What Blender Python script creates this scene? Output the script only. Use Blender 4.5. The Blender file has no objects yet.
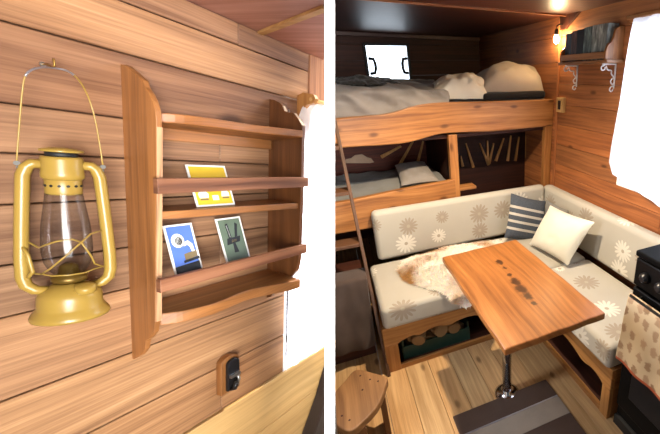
import bpy, math, random
from mathutils import Vector, Matrix, noise
random.seed(7)
SC = bpy.context.scene
COL = SC.collection

# ------------------------------------------------------------------ camera, light, exposure
FOC, CX, CY = 356.984533, 495.0, 217.0          # focal length and optical centre in pixels of a 660x434 frame
CAM = Vector((0, 0, 1.5))
RIGHT = Vector((0.90990, -0.41446, -0.01824)); DOWN = Vector((-0.16973, -0.33187, -0.92793)); FWD = Vector((0.37855, 0.84740, -0.37236))
RIGHT.normalize(); FWD = (FWD - RIGHT * FWD.dot(RIGHT)).normalized(); DOWN = FWD.cross(RIGHT).normalized()
cam_d = bpy.data.cameras.new('camera'); cam = bpy.data.objects.new('camera', cam_d); COL.objects.link(cam)
cam.matrix_world = Matrix.Translation(CAM) @ Matrix((RIGHT, -DOWN, -FWD)).transposed().to_4x4()
cam_d.sensor_fit = 'HORIZONTAL'; cam_d.sensor_width = 36; cam_d.lens = FOC / 660 * 36
cam_d.shift_x = (330 - CX) / 660; cam_d.clip_start = 0.02
SC.camera = cam

W = bpy.data.worlds.new('daylight'); SC.world = W; W.use_nodes = True
WORLD_STRENGTH = 0.13
W.node_tree.nodes['Background'].inputs[0].default_value = (0.93, 0.97, 1.0, 1)
W.node_tree.nodes['Background'].inputs[1].default_value = WORLD_STRENGTH
SC.view_settings.view_transform = 'Standard'; SC.view_settings.look = 'None'
SC.view_settings.exposure = 0.0; SC.view_settings.gamma = 1.0; SC.view_settings.use_curve_mapping = False
try:
    SC.cycles.use_denoising = True; SC.cycles.max_bounces = 8; SC.cycles.sample_clamp_indirect = 6
except Exception: pass

def light(name, kind, loc, energy, color, size=0.1, size_y=None, aim=None, spot=None, blend=0.3):
    d = bpy.data.lights.new(name, kind); o = bpy.data.objects.new(name, d); COL.objects.link(o)
    o.location = loc; d.energy = energy; d.color = color
    if kind == 'AREA':
        d.size = size
        if size_y: d.shape = 'RECTANGLE'; d.size_y = size_y
    else: d.shadow_soft_size = size
    if kind == 'SPOT': d.spot_size = spot; d.spot_blend = blend
    if aim is not None: o.rotation_euler = (Vector(aim) - Vector(loc)).to_track_quat('-Z', 'Y').to_euler()
    return o

# frame of the shelf wall (local X along the boards, Y into the wall, Z up along the shelf sides)
LH = Vector((0.6164, 0.7409, -0.2668)).normalized(); LN = Vector((-0.7602, 0.6482, 0.0437))
LN = (LN - LH * LN.dot(LH)).normalized(); LZ_ = LH.cross(LN).normalized(); LS = 0.75
LM = Matrix.Translation(CAM + LN * LS) @ Matrix((LH, LN, LZ_)).transposed().to_4x4()
def lw(x, y, z): return LM @ Vector((x, y, z))

light('ceiling_lamp_light', 'SPOT', (0.50, 1.43, 1.79), 135, (1.0, 0.82, 0.60), 0.018, aim=(0.47, 1.43, 0), spot=math.radians(146), blend=0.8)
light('window_daylight', 'AREA', (1.60, 1.0, 1.33), 28, (0.80, 0.89, 1.0), 0.98, 0.74, aim=(0, 1.0, 1.33))
light('hatch_daylight', 'AREA', (0.555, 3.62, 1.60), 6, (0.62, 0.78, 1.0), 0.36, 0.3, aim=(0.555, 0, 1.60))
light('shelf_window_daylight', 'AREA', lw(0.87, 0.16, -0.22), 14, (0.92, 0.96, 1.0), 0.20, 0.7, aim=lw(0.87, -1, -0.22))
dl = light('added_fill_light', 'AREA', (0.20, -0.95, 1.40), 10.6, (1.0, 0.97, 0.93), 0.7, 1.3, aim=(-0.33, 0.92, 1.33)); dl.data.spread = math.radians(46)  # added fill from behind the camera for the shelf wall and divider edge

# ------------------------------------------------------------------ survey helpers: a sight line met with a real plane
def ray(x, y): return RIGHT * ((x - CX) / FOC) + DOWN * ((y - CY) / FOC) + FWD
def pz(x, y, z): d = ray(x, y); return CAM + d * ((z - CAM.z) / d.z)
def px(x, y, X): d = ray(x, y); return CAM + d * ((X - CAM.x) / d.x)
def py(x, y, Y): d = ray(x, y); return CAM + d * ((Y - CAM.y) / d.y)
def lp(x, y, d=0.0):
    r = ray(x, y); q = r * ((LS - d) / r.dot(LN)); return (q.dot(LH), q.dot(LZ_))

# ------------------------------------------------------------------ materials
def lin(c):
    if isinstance(c, str): c = [int(c[i:i+2], 16) / 255 for i in (0, 2, 4)]
    return tuple(((v / 12.92) if v <= 0.04045 else ((v + 0.055) / 1.055) ** 2.4) for v in c)
class NT:
    def __init__(s, name):
        s.m = bpy.data.materials.new(name); s.m.use_nodes = True; s.t = s.m.node_tree; s.n = s.t.nodes; s.l = s.t.links
        s.b = s.n['Principled BSDF']
    def add(s, typ, **kw):
        o = s.n.new(typ)
        for k, v in kw.items():
            if k in ('operation', 'data_type', 'blend_type', 'feature', 'attribute_name', 'voronoi_dimensions', 'noise_dimensions', 'distance'): setattr(o, k, v)
        return o
    def put(s, sock, v):
        if isinstance(v, (int, float)): sock.default_value = v
        elif isinstance(v, tuple): sock.default_value = v if len(v) == len(sock.default_value) else v + (1,)
        else: s.l.new(v, sock)
    def math(s, op, a, b=0.0, c=None):
        o = s.add('ShaderNodeMath', operation=op); s.put(o.inputs[0], a); s.put(o.inputs[1], b)
        if c is not None: s.put(o.inputs[2], c)
        return o.outputs[0]
    def comb(s, x, y, z=0.0):
        o = s.add('ShaderNodeCombineXYZ'); s.put(o.inputs[0], x); s.put(o.inputs[1], y); s.put(o.inputs[2], z); return o.outputs[0]
    def noise(s, vec, scale, detail=4, rough=0.55, dist=0.0):
        o = s.add('ShaderNodeTexNoise'); s.put(o.inputs['Vector'], vec); o.inputs['Scale'].default_value = scale
        o.inputs['Detail'].default_value = detail; o.inputs['Roughness'].default_value = rough; o.inputs['Distortion'].default_value = dist
        return o.outputs['Fac']
    def ramp(s, fac, stops):
        o = s.add('ShaderNodeValToRGB'); s.put(o.inputs[0], fac); e = o.color_ramp.elements
        while len(e) < len(stops): e.new(0.5)
        for i, (p, c) in enumerate(stops): e[i].position = p; e[i].color = (lin(c) if isinstance(c, str) else c) + (1,)
        return o.outputs[0]
    def mix(s, fac, a, b, mode='MIX'):
        o = s.add('ShaderNodeMix', data_type='RGBA', blend_type=mode); s.put(o.inputs['Factor'], fac)
        s.put(o.inputs[6], a); s.put(o.inputs[7], b); return o.outputs[2]
    def step(s, v, lo, hi):
        o = s.add('ShaderNodeMapRange'); o.interpolation_type = 'SMOOTHSTEP'; s.put(o.inputs[0], v)
        s.put(o.inputs[1], lo); s.put(o.inputs[2], hi); return o.outputs[0]
    def bump(s, h, strength=0.2, dist=0.01):
        o = s.add('ShaderNodeBump'); o.inputs['Strength'].default_value = strength; o.inputs['Distance'].default_value = dist
        s.put(o.inputs['Height'], h); s.l.new(o.outputs[0], s.b.inputs['Normal'])
    def uv(s):
        u = s.add('ShaderNodeUVMap'); u.uv_map = 'UVMap'; x = s.add('ShaderNodeSeparateXYZ'); s.l.new(u.outputs[0], x.inputs[0])
        return x.outputs[0], x.outputs[1], u.outputs[0]
    def tint(s, col):
        a = s.add('ShaderNodeAttribute', attribute_name='tint'); return s.mix(1.0, col, a.outputs['Color'], 'MULTIPLY')
    def fin(s, rough=0.6, metal=0.0, spec=0.5, **kw):
        s.put(s.b.inputs['Roughness'], rough); s.b.inputs['Metallic'].default_value = metal; s.b.inputs['Specular IOR Level'].default_value = spec
        for k, v in kw.items(): s.put(s.b.inputs[k.replace('_', ' ')], v)
        return s.m

def wood(name, dark, mid, light_, su=1.0, sv=1.0, rough=0.55, spec=0.35, knots=0.5, streak=0.3, coat=0.0, bands=0.06):
    t = NT(name); u, v, _ = t.uv()
    u = t.math('MULTIPLY', u, su); v = t.math('MULTIPLY', v, sv)
    wob = t.noise(t.comb(t.math('MULTIPLY', u, 1.3), t.math('MULTIPLY', v, 4)), 1.0, 2)
    vv = t.math('ADD', v, t.math('MULTIPLY', wob, 0.085))
    band = t.math('MULTIPLY_ADD', t.math('SINE', t.math('MULTIPLY', vv, 260)), 0.5, 0.5)
    a = t.noise(t.comb(t.math('MULTIPLY', u, 1.1), t.math('MULTIPLY', vv, 26)), 1.0, 7, 0.62)
    b = t.noise(t.comb(t.math('MULTIPLY', u, 5), t.math('MULTIPLY', v, 260)), 1.0, 3, 0.6)
    big = t.noise(t.comb(t.math('MULTIPLY', u, 2.2), t.math('MULTIPLY', v, 6)), 1.0, 3)
    f = t.math('ADD', t.math('ADD', t.math('MULTIPLY', a, 0.75), t.math('MULTIPLY', band, bands)), t.math('ADD', t.math('MULTIPLY', b, streak), t.math('MULTIPLY', big, 0.3)))
    f = t.math('SUBTRACT', f, 0.18 + streak * 0.5 + (bands - 0.06) * .5)
    c = t.ramp(f, [(0.15, dark), (0.47, mid), (0.82, light_)])
    if knots:
        vo = t.add('ShaderNodeTexVoronoi', voronoi_dimensions='2D'); t.put(vo.inputs['Vector'], t.comb(t.math('MULTIPLY', u, 3.2), t.math('MULTIPLY', vv, 7.5)))
        vo.inputs['Scale'].default_value = 1.0
        sp = t.add('ShaderNodeSeparateColor'); t.l.new(vo.outputs['Color'], sp.inputs[0])
        on = t.math('GREATER_THAN', sp.outputs[0], 1.0 - knots * 0.6)
        k = t.math('MULTIPLY', t.math('SUBTRACT', 1.0, t.step(vo.outputs['Distance'], 0.03, 0.13)), on)
        c = t.mix(t.math('MULTIPLY', k, 0.75), c, lin(dark) if False else tuple(x * 0.45 for x in lin(dark)))
    t.put(t.b.inputs['Base Color'], t.tint(c)); t.bump(f, 0.15, 0.004)
    t.b.inputs['Coat Weight'].default_value = coat; t.b.inputs['Coat Roughness'].default_value = 0.25
    return t.fin(rough, 0, spec)

def plain(name, c, rough=0.5, metal=0.0, spec=0.5, vary=0.15, scale=40, **kw):
    t = NT(name); tc = t.add('ShaderNodeTexCoord'); n = t.noise(tc.outputs['Object'], scale, 4)
    col = t.mix(n, tuple(x * (1 - vary) for x in lin(c)), tuple(min(1, x * (1 + vary)) for x in lin(c)))
    t.put(t.b.inputs['Base Color'], t.tint(col)); t.bump(n, 0.05, 0.002)
    return t.fin(rough, metal, spec, **kw)

def cloth(name, c, vary=0.2, scale=7, weave=900, sheen=0.2, bump=0.2):
    t = NT(name); u, v, w = t.uv(); n = t.noise(w, scale, 5)
    wv = t.math('MULTIPLY', t.math('SINE', t.math('MULTIPLY', u, weave)), t.math('SINE', t.math('MULTIPLY', v, weave)))
    col = t.mix(n, tuple(x * (1 - vary) for x in lin(c)), tuple(min(1, x * (1 + vary)) for x in lin(c)))
    t.put(t.b.inputs['Base Color'], t.tint(col)); t.bump(t.math('ADD', t.math('MULTIPLY', wv, 0.3), n), bump, 0.003)
    return t.fin(0.9, 0, 0.15, Sheen_Weight=sheen)

def floral(name):
    t = NT(name); u, v, w = t.uv()
    vo = t.add('ShaderNodeTexVoronoi', voronoi_dimensions='2D'); t.l.new(w, vo.inputs['Vector']); vo.inputs['Scale'].default_value = 4.7; vo.inputs['Randomness'].default_value = 0.7
    d = t.add('ShaderNodeVectorMath', operation='SUBTRACT'); t.l.new(w, d.inputs[0]); t.l.new(vo.outputs['Position'], d.inputs[1])
    x = t.add('ShaderNodeSeparateXYZ'); t.l.new(d.outputs[0], x.inputs[0])
    r = t.math('SQRT', t.math('ADD', t.math('MULTIPLY', x.outputs[0], x.outputs[0]), t.math('MULTIPLY', x.outputs[1], x.outputs[1])))
    ang = t.math('ARCTAN2', x.outputs[1], x.outputs[0])
    pet = t.math('ABSOLUTE', t.math('COSINE', t.math('MULTIPLY', ang, 7.0)))
    sp = t.add('ShaderNodeSeparateColor'); t.l.new(vo.outputs['Color'], sp.inputs[0])
    rad = t.math('MULTIPLY', t.math('MULTIPLY_ADD', sp.outputs[2], 0.045, 0.030), t.math('MULTIPLY_ADD', t.math('POWER', pet, 0.7), 0.62, 0.38))
    m = t.math('LESS_THAN', r, rad); cen = t.math('LESS_THAN', r, 0.011)
    fl = t.mix(t.math('GREATER_THAN', sp.outputs[0], 0.52), lin('e9e4d6'), lin('8f7d69'))
    fl = t.mix(cen, fl, lin('a59880'))
    n = t.noise(w, 3, 4); base = t.mix(n, lin('a8a194'), lin('bbb5a7'))
    col = t.mix(t.math('MULTIPLY', m, 0.62), base, fl)
    wv = t.math('MULTIPLY', t.math('SINE', t.math('MULTIPLY', u, 1100)), t.math('SINE', t.math('MULTIPLY', v, 1100)))
    t.put(t.b.inputs['Base Color'], col); t.bump(wv, 0.15, 0.002)
    return t.fin(0.9, 0, 0.15, Sheen_Weight=0.2)

def translucent(name, c, mixf=0.5):
    t = NT(name); tr = t.add('ShaderNodeBsdfTranslucent'); di = t.add('ShaderNodeBsdfDiffuse'); mx = t.add('ShaderNodeMixShader')
    tc = t.add('ShaderNodeTexCoord'); n = t.noise(tc.outputs['Object'], 120, 2)
    col = t.mix(n, tuple(x * 0.94 for x in lin(c)), lin(c)); t.l.new(col, tr.inputs[0]); t.l.new(col, di.inputs[0])
    mx.inputs[0].default_value = 1 - mixf; t.l.new(tr.outputs[0], mx.inputs[1]); t.l.new(di.outputs[0], mx.inputs[2])
    t.l.new(mx.outputs[0], t.n['Material Output'].inputs[0]); return t.m

def glass(name, c=(1, 1, 1), rough=0.02, pane=False):
    t = NT(name)
    if pane:
        g = t.add('ShaderNodeBsdfGlossy'); tr = t.add('ShaderNodeBsdfTransparent'); mx = t.add('ShaderNodeMixShader'); fr = t.add('ShaderNodeFresnel')
        fr.inputs[0].default_value = 1.3; g.inputs['Roughness'].default_value = 0.03; tr.inputs[0].default_value = c + (1,)
        t.l.new(t.math('MULTIPLY', fr.outputs[0], 0.45), mx.inputs[0]); t.l.new(tr.outputs[0], mx.inputs[1]); t.l.new(g.outputs[0], mx.inputs[2]); t.l.new(mx.outputs[0], t.n['Material Output'].inputs[0]); return t.m
    t.put(t.b.inputs['Base Color'], c); t.b.inputs['Transmission Weight'].default_value = 1; t.b.inputs['IOR'].default_value = 1.3
    return t.fin(rough)

def emit(name, c, s):
    t = NT(name); t.put(t.b.inputs['Base Color'], c); t.put(t.b.inputs['Emission Color'], c); t.b.inputs['Emission Strength'].default_value = s; return t.fin(0.4)

M = dict(
    plank=wood('wall_pine', '6e4c38', 'b8916f', 'e2c4a0', knots=0.6, streak=0.42),
    paleplank=wood('pale_pine', 'b48c54', 'dcb67a', 'efd49c', knots=0.3),
    shelfwood=wood('shelf_oak', '5c381c', '9a683a', 'c08e58', rough=0.42, spec=0.5, knots=0.2),
    railwood=wood('rail_fir', '5e3c2c', '94664a', 'b88c6c', sv=0.8, knots=0.0, streak=0.4, bands=0.22),
    redplank=wood('reddish_cladding', '5e3420', 'a5663a', 'c98d58', knots=0.3, rough=0.5),
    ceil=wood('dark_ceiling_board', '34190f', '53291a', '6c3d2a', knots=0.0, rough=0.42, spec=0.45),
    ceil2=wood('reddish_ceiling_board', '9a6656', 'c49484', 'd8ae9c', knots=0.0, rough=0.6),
    beam=wood('larch_beam', '6e401c', 'aa7440', 'c9985e', knots=1.2, streak=.4, rough=0.45, spec=0.4),
    table=wood('polished_tabletop', '623818', '965e2f', 'b98048', knots=0.0, rough=0.30, spec=0.5, su=1.2),
    floor=wood('pine_floor', '946c40', 'cda674', 'e6c898', knots=1.1, rough=0.5),
    bench=wood('bench_pine', '865428', 'b8844c', 'd4a670', knots=0.2, rough=0.45),
    ladder=wood('ladder_wood', '3c2618', '5a3c26', '74543a', knots=0.0),
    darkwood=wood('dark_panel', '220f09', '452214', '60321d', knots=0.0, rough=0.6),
    stool=wood('stool_slab', '6a4a30', '966f48', 'b48e64', knots=0.6, sv=0.7, rough=0.5),
    bark=wood('firewood', '6a4e34', 'a88a62', 'd8bc90', knots=0.0),
    yellow=plain('yellow_enamel', '987c38', 0.32, 0, 0.5, 0.12, 60),
    yellowdark=plain('dark_brass', '6b5320', 0.4, 0.6),
    wire=plain('galvanised_wire', '9c9aa0', 0.4, 0.7),
    globe=glass('lamp_glass', (0.93, 0.94, 0.97), pane=True),
    smoke=plain('burner_metal', '8a7f6e', 0.35, 0.8),
    black=plain('black_enamel', '0a0a0b', 0.35, 0, 0.12, 0.1), matte=plain('matt_black', '101012', 0.6),
    chrome=plain('chrome', 'c9c9cc', 0.15, 1.0, 0.5, 0.03), screw=plain('steel', 'aaa8a5', 0.3, 0.9),
    white=plain('white_paint', 'ffffff', 0.6, 0, 0.3, 0.0), iron=plain('white_iron', 'dcd8d4', 0.5),
    curtain=translucent('white_voile', 'fdfdff', 0.7),
    floral=floral('floral_upholstery'),
    bedding=cloth('grey_bedding', '8c837a', 0.25, 5), pillow=cloth('cream_pillow', 'd8cdb8', 0.12, 4), pillow2=cloth('oat_pillow', 'a89a8a', 0.15, 6),
    cream=cloth('cream_cushion', 'd5d0c0', 0.05, 4, bump=0.1), throw=cloth('brown_throw', '483a32', 0.35, 6), darkcloth=cloth('dark_woven', '3b3833', 0.5, 14),
    greycloth=cloth('grey_blanket', '7f7d78', 0.25, 5), rug=cloth('brown_rug', '4a3930', 0.25, 14, 700), greyrug=cloth('taupe_rug', '8c8073', 0.2, 14, 700),
    green=plain('green_crate', '2a4438', 0.5), cloudpaint=plain('cloud_board', 'b89a80', 0.7), ray=wood('ray_strip', 'a06a34', 'd09a5a', 'ecc28a', knots=0.0), blackcloth=cloth('black_wool', '1d1a1a', .3, 8), plastic=plain('black_plastic', '17171a', 0.35),
    globe_tint=None, ear=plain('dull_steel', '6c6a66', 0.7, 0, 0.2), hob=plain('matt_hob', '0a0a0b', 0.6, 0, 0.04, 0.1),
    skylit=emit('daylit_frosted_pane', (0.78, 0.89, 1.0), 3.5),
    bulb=emit('bulb_glow', (1.0, 0.74, 0.40), 420.0), brass=plain('brass', '8a6a34', 0.35, 0.8),
)

t = NT('smoked_lamp_glass'); g = t.add('ShaderNodeBsdfGlossy'); tr = t.add('ShaderNodeBsdfTransparent'); mx = t.add('ShaderNodeMixShader'); lw_ = t.add('ShaderNodeLayerWeight')
lw_.inputs[0].default_value = 0.35; g.inputs['Roughness'].default_value = 0.16
t.l.new(t.mix(lw_.outputs['Facing'], (0.88, 0.89, 0.91), (0.50, 0.51, 0.54)), tr.inputs[0]); t.put(mx.inputs[0], t.math('MULTIPLY_ADD', lw_.outputs['Fresnel'], 0.25, 0.02))
t.l.new(tr.outputs[0], mx.inputs[1]); t.l.new(g.outputs[0], mx.inputs[2]); t.l.new(mx.outputs[0], t.n['Material Output'].inputs[0]); M['globe_tint'] = t.m

# ------------------------------------------------------------------ mesh builder
class MB:
    def __init__(s): s.v = []; s.f = []
    def vert(s, p): s.v.append(tuple(p)); return len(s.v) - 1
    def face(s, idx, uv, tint=(1, 1, 1), smooth=False, mi=0): s.f.append((tuple(idx), uv, tint, smooth, mi))
    def box(s, x0, x1, y0, y1, z0, z1, grain=None, tint=(1, 1, 1), mi=0, T=None):
        e = (x1 - x0, y1 - y0, z1 - z0)
        if grain is None: grain = max(range(3), key=lambda i: e[i])
        P = [(x, y, z) for x in (x0, x1) for y in (y0, y1) for z in (z0, z1)]
        s.poly6(P, grain, tint, mi, T)
    def poly6(s, P, grain, tint=(1, 1, 1), mi=0, T=None):
        o = (random.random() * 9, random.random() * 9)
        b = [s.vert(T @ Vector(p) if T else p) for p in P]
        for q in ((0, 1, 3, 2), (4, 6, 7, 5), (0, 4, 5, 1), (2, 3, 7, 6), (0, 2, 6, 4), (1, 5, 7, 3)):
            pts = [P[i] for i in q]; rng = [max(p[k] for p in pts) - min(p[k] for p in pts) for k in range(3)]
            flat = min(range(3), key=lambda k: rng[k]); oth = [k for k in range(3) if k != grain and k != flat]
            if flat == grain: uv = [(p[oth[0]] * 0.1 + o[0], p[oth[1]] + o[1]) for p in pts]
            else: uv = [(p[grain] + o[0], p[oth[0]] + p[flat] + o[1]) for p in pts]
            s.face([b[i] for i in q], uv, tint, False, mi)
    def prism(s, pts, axis, a0, a1, grain=0, tint=(1, 1, 1), smooth_side=False, T=None, mi=0):
        """outline pts in the two axes other than `axis` (cyclic x,y,z order with axis removed); grain 0/1 = along first/second outline axis"""
        o = (random.random() * 9, random.random() * 9); n = len(pts); ax = [k for k in range(3) if k != axis]
        def P(p, a):
            r = [0, 0, 0]; r[axis] = a; r[ax[0]] = p[0]; r[ax[1]] = p[1]; return Vector(r)
        A = [s.vert(T @ P(p, a0) if T else P(p, a0)) for p in pts]; B = [s.vert(T @ P(p, a1) if T else P(p, a1)) for p in pts]
        uvf = lambda p, a: (p[grain] + o[0], p[1 - grain] + a + o[1])
        area = sum(pts[i][0] * pts[(i + 1) % n][1] - pts[(i + 1) % n][0] * pts[i][1] for i in range(n))
        flip = (area > 0) == (axis != 1)
        fa = list(range(n))
        ra, rb = (fa[::-1], fa) if flip else (fa, fa[::-1])
        s.face([A[i] for i in ra], [uvf(pts[i], 0) for i in ra], tint, False, mi); s.face([B[i] for i in rb], [uvf(pts[i], 0) for i in rb], tint, False, mi)
        for i in range(n):
            j = (i + 1) % n; q = [A[i], A[j], B[j], B[i]]; w = [uvf(pts[i], a0), uvf(pts[j], a0), uvf(pts[j], a1), uvf(pts[i], a1)]
            if not flip: q.reverse(); w.reverse()
            s.face(q, w, tint, smooth_side, mi)
    def lathe(s, prof, seg=28, T=None, tint=(1, 1, 1), cap=True, mi=0, smooth=True):
        rings = []
        for r, z in prof:
            rings.append([s.vert((T or Matrix()) @ Vector((r * math.cos(2 * math.pi * k / seg), r * math.sin(2 * math.pi * k / seg), z))) for k in range(seg)])
        for i in range(len(prof) - 1):
            for k in range(seg):
                j = (k + 1) % seg; s.face([rings[i][k], rings[i][j], rings[i + 1][j], rings[i + 1][k]], [(k / seg, i), (j / seg, i), (j / seg, i + 1), (k / seg, i + 1)], tint, smooth, mi)
        if cap:
            s.face(rings[0][::-1], [(0, 0)] * seg, tint, False, mi); s.face(rings[-1], [(0, 0)] * seg, tint, False, mi)
    def tube(s, path, r, seg=10, closed=False, tint=(1, 1, 1), mi=0, flat=None):
        P = [Vector(p) for p in path]; n = len(P); rings = []; up = None
        for i in range(n):
            d = (P[(i + 1) % n] - P[i - 1]) if closed else (P[min(i + 1, n - 1)] - P[max(i - 1, 0)])
            d.normalize()
            if up is None: up = Vector((0, 0, 1)) if abs(d.z) < 0.9 else Vector((1, 0, 0))
            a = d.cross(up)
            if a.length < 1e-4: a = d.orthogonal()
            a.normalize(); b = a.cross(d); up = b
            rr = r[i] if isinstance(r, (list, tuple)) else r
            rings.append([s.vert(P[i] + (a * math.cos(2 * math.pi * k / seg) + b * math.sin(2 * math.pi * k / seg) * (flat or 1)) * rr) for k in range(seg)])
        for i in range(n if closed else n - 1):
            A, B = rings[i], rings[(i + 1) % n]
            for k in range(seg):
                j = (k + 1) % seg; s.face([A[k], B[k], B[j], A[j]], [(i * .1, k / seg * .1), (i * .1 + .1, k / seg * .1), (i * .1 + .1, j / seg * .1), (i * .1, j / seg * .1)], tint, True, mi)
        if not closed: s.face(rings[0], [(0, 0)] * seg, tint, False, mi); s.face(rings[-1][::-1], [(0, 0)] * seg, tint, False, mi)
    def grid(s, fn, nu, nv, su=1.0, sv=1.0, tint=(1, 1, 1), wrapu=False, flip=False, mi=0, o=(0, 0)):
        I = [[s.vert(fn(i / nu, j / nv)) for j in range(nv + 1)] for i in range(nu if wrapu else nu + 1)]
        for i in range(nu):
            for j in range(nv):
                a = i; b = (i + 1) % nu if wrapu else i + 1
                q = [I[a][j], I[b][j], I[b][j + 1], I[a][j + 1]]; w = [(i / nu * su + o[0], j / nv * sv + o[1]), ((i + 1) / nu * su + o[0], j / nv * sv + o[1]), ((i + 1) / nu * su + o[0], (j + 1) / nv * sv + o[1]), (i / nu * su + o[0], (j + 1) / nv * sv + o[1])]
                if flip: q.reverse(); w.reverse()
                s.face(q, w, tint, True, mi)
    def build(s, name, mat, parent=None, bevel=0.0, seg=2, subsurf=0, solid=0.0, T=None):
        me = bpy.data.meshes.new(name); me.from_pydata(s.v, [], [f[0] for f in s.f])
        for m in (mat if isinstance(mat, (list, tuple)) else [mat]): me.materials.append(M[m] if isinstance(m, str) else m)
        me.polygons.foreach_set('use_smooth', [f[3] for f in s.f]); me.polygons.foreach_set('material_index', [f[4] for f in s.f])
        me.attributes.new('tint', 'FLOAT_COLOR', 'FACE'); me.uv_layers.new(name='UVMap')
        me.attributes['tint'].data.foreach_set('color', [c for f in s.f for c in (*f[2], 1.0)])
        me.uv_layers['UVMap'].data.foreach_set('uv', [c for f in s.f for w in f[1] for c in w])
        me.update()
        o = bpy.data.objects.new(name, me); COL.objects.link(o)
        if parent: o.parent = parent
        if T is not None: o.matrix_world = T
        if bevel:
            b = o.modifiers.new('bevel', 'BEVEL'); b.width = bevel; b.segments = seg; b.limit_method = 'ANGLE'; b.angle_limit = 0.6; b.harden_normals = False
        if solid: so = o.modifiers.new('solid', 'SOLIDIFY'); so.thickness = solid; so.offset = 0
        if subsurf: su = o.modifiers.new('sub', 'SUBSURF'); su.levels = subsurf; su.render_levels = subsurf
        return o

def tag(o, label=None, cat=None, group=None, kind=None):
    for k, v in (('label', label), ('category', cat), ('group', group), ('kind', kind)):
        if v: o[k] = v
    return o
def empty(name, label, cat, T=None, group=None):
    o = bpy.data.objects.new(name, None); COL.objects.link(o); o.empty_display_size = 0.05
    if T is not None: o.matrix_world = T if isinstance(T, Matrix) else Matrix.Translation(T)
    return tag(o, label, cat, group)
def struct(o, label=None): return tag(o, label, kind='structure')
def LT(x=0, y=0, z=0): return LM @ Matrix.Translation((x, y, z))
def grey(lo=0.85, hi=1.1, warm=0.04):
    g = random.uniform(lo, hi); w = random.uniform(-warm, warm); return (g * (1 + w), g, g * (1 - w))
def nz(p, s=1.0, seed=0.0): return noise.noise(Vector((p[0] * s + seed, p[1] * s, (p[2] if len(p) > 2 else 0) * s)))

# ================================================================== LARGE STRUCTURE
# --- cladding wall that carries the shelf
m = MB(); ZB = [0.251, 0.206, 0.127, 0.024, -0.041, -0.110, -0.193, -0.266, -0.386, -0.499, -0.607]
tones = [(0.66, 0.58, 0.55), (0.90, 0.80, 0.68), (0.56, 0.47, 0.43), (0.68, 0.62, 0.58), (0.56, 0.51, 0.49), (0.63, 0.59, 0.57), (0.62, 0.59, 0.57), (0.82, 0.75, 0.66), (0.93, 0.86, 0.72), (0.88, 0.79, 0.64)]
for i, t in enumerate(tones):
    x1 = 0.815 if i < 3 else 0.752; z1, z0 = ZB[i], ZB[i + 1]; g = 0.0012
    cuts = [-0.15, x1] if i % 3 else [-0.15, 0.58 if i else 0.62, x1]
    for a, b in zip(cuts, cuts[1:]):
        k = random.uniform(0.95, 1.05); m.box(a, b - 0.0006, 0.0, 0.02, z0 + g, z1 - g, 0, tuple(c * k for c in t))
m.box(-0.15, 0.752, 0.0135, 0.03, -0.95, 0.251, 0, (0.25, 0.2, 0.17))
struct(m.build('wall_left', 'plank', None, 0.0014, 1, T=LT()), 'weathered horizontal pine board wall behind the shelf and lantern')
m = MB()
for i, (z1, z0) in enumerate([(-0.607, -0.735), (-0.735, -0.86), (-0.86, -0.95)]): m.box(-0.15, 0.955, -0.006, 0.02, z0 + .0006, z1 - .0006, 0, (1.0 - .02 * i, 1 - .02 * i, 1 - .02 * i))
struct(m.build('trim_1', 'paleplank', None, 0.001, 1, T=LT()), 'pale yellow pine boards under the curtained window')
m = MB(); m.box(0.816, 0.90, -0.004, 0.02, 0.10, 0.251, 2, (0.85, 0.68, 0.62)); struct(m.build('trim_2', 'plank', None, 0.001, 1, T=LT()), 'upright reddish end board at the window corner')
m = MB(); m.prism([(-.15, .02), (.669, .02), (.669, 0), (.554, -.268), (.47, -.335), (-.15, -.335)], 2, 0.2515, 0.262, 1, (.95, .95, .95)); m.prism([(.671, .02), (.872, .02), (.864, -.008), (.558, -.268)], 2, 0.2515, 0.262, 1, (1.05, 1.0, 1.0))
struct(m.build('ceiling', 'ceil2', None, 0, T=LT()), 'reddish wooden ceiling above the shelf wall')
m = MB(); a, b = Vector((0.671, 0.0, 0)), Vector((0.559, -0.266, 0)); d = (b - a).normalized(); n_ = Vector((-d.y, d.x, 0)) * 0.006
m.poly6([tuple(a - n_ + Vector((0, 0, .246))), tuple(a - n_ + Vector((0, 0, .2514))), tuple(a + n_ + Vector((0, 0, .246))), tuple(a + n_ + Vector((0, 0, .2514))), tuple(b - n_ + Vector((0, 0, .246))), tuple(b - n_ + Vector((0, 0, .2514))), tuple(b + n_ + Vector((0, 0, .246))), tuple(b + n_ + Vector((0, 0, .2514)))], 1, (0.9, 0.85, 0.8))
struct(m.build('trim_3', 'paleplank', None, T=LT()), 'pale batten covering the ceiling seam')
m = MB()
m.box(0.752, 0.758, 0.0, 0.045, -0.607, 0.10, 2); m.box(0.752, 0.915, 0.0, 0.045, -0.612, -0.60, 0); m.box(0.80, 0.875, 0.0, 0.045, 0.10, 0.112, 0)
wf = struct(m.build('window_1', 'white', None, 0.001, T=LT()), 'white window frame behind the curtain by the shelf')
m = MB(); m.box(0.752, 0.89, 0.05, 0.053, -0.607, 0.11); m.build('pane', 'globe', wf)

# --- white divider between the two rooms
A_ = (RIGHT * ((329.75 - CX) / FOC) + FWD).normalized(); N_ = A_.cross(DOWN).normalized()
def dv(t, zz, side):
    s = (CAM.z + A_.z * t - zz) / (-DOWN.z); return CAM + A_ * t + DOWN * s + N_ * (0.0267 * 0.40 / 2 * side)
P = [dv(t, zz, sd) for t in (0.44, 0.72) for sd in (-1, 1) for zz in (0.0, 1.84)]
m = MB(); m.poly6(P, 2); struct(m.build('wall_middle', 'white'), 'thin white dividing panel between the two rooms, seen edge on')

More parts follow.
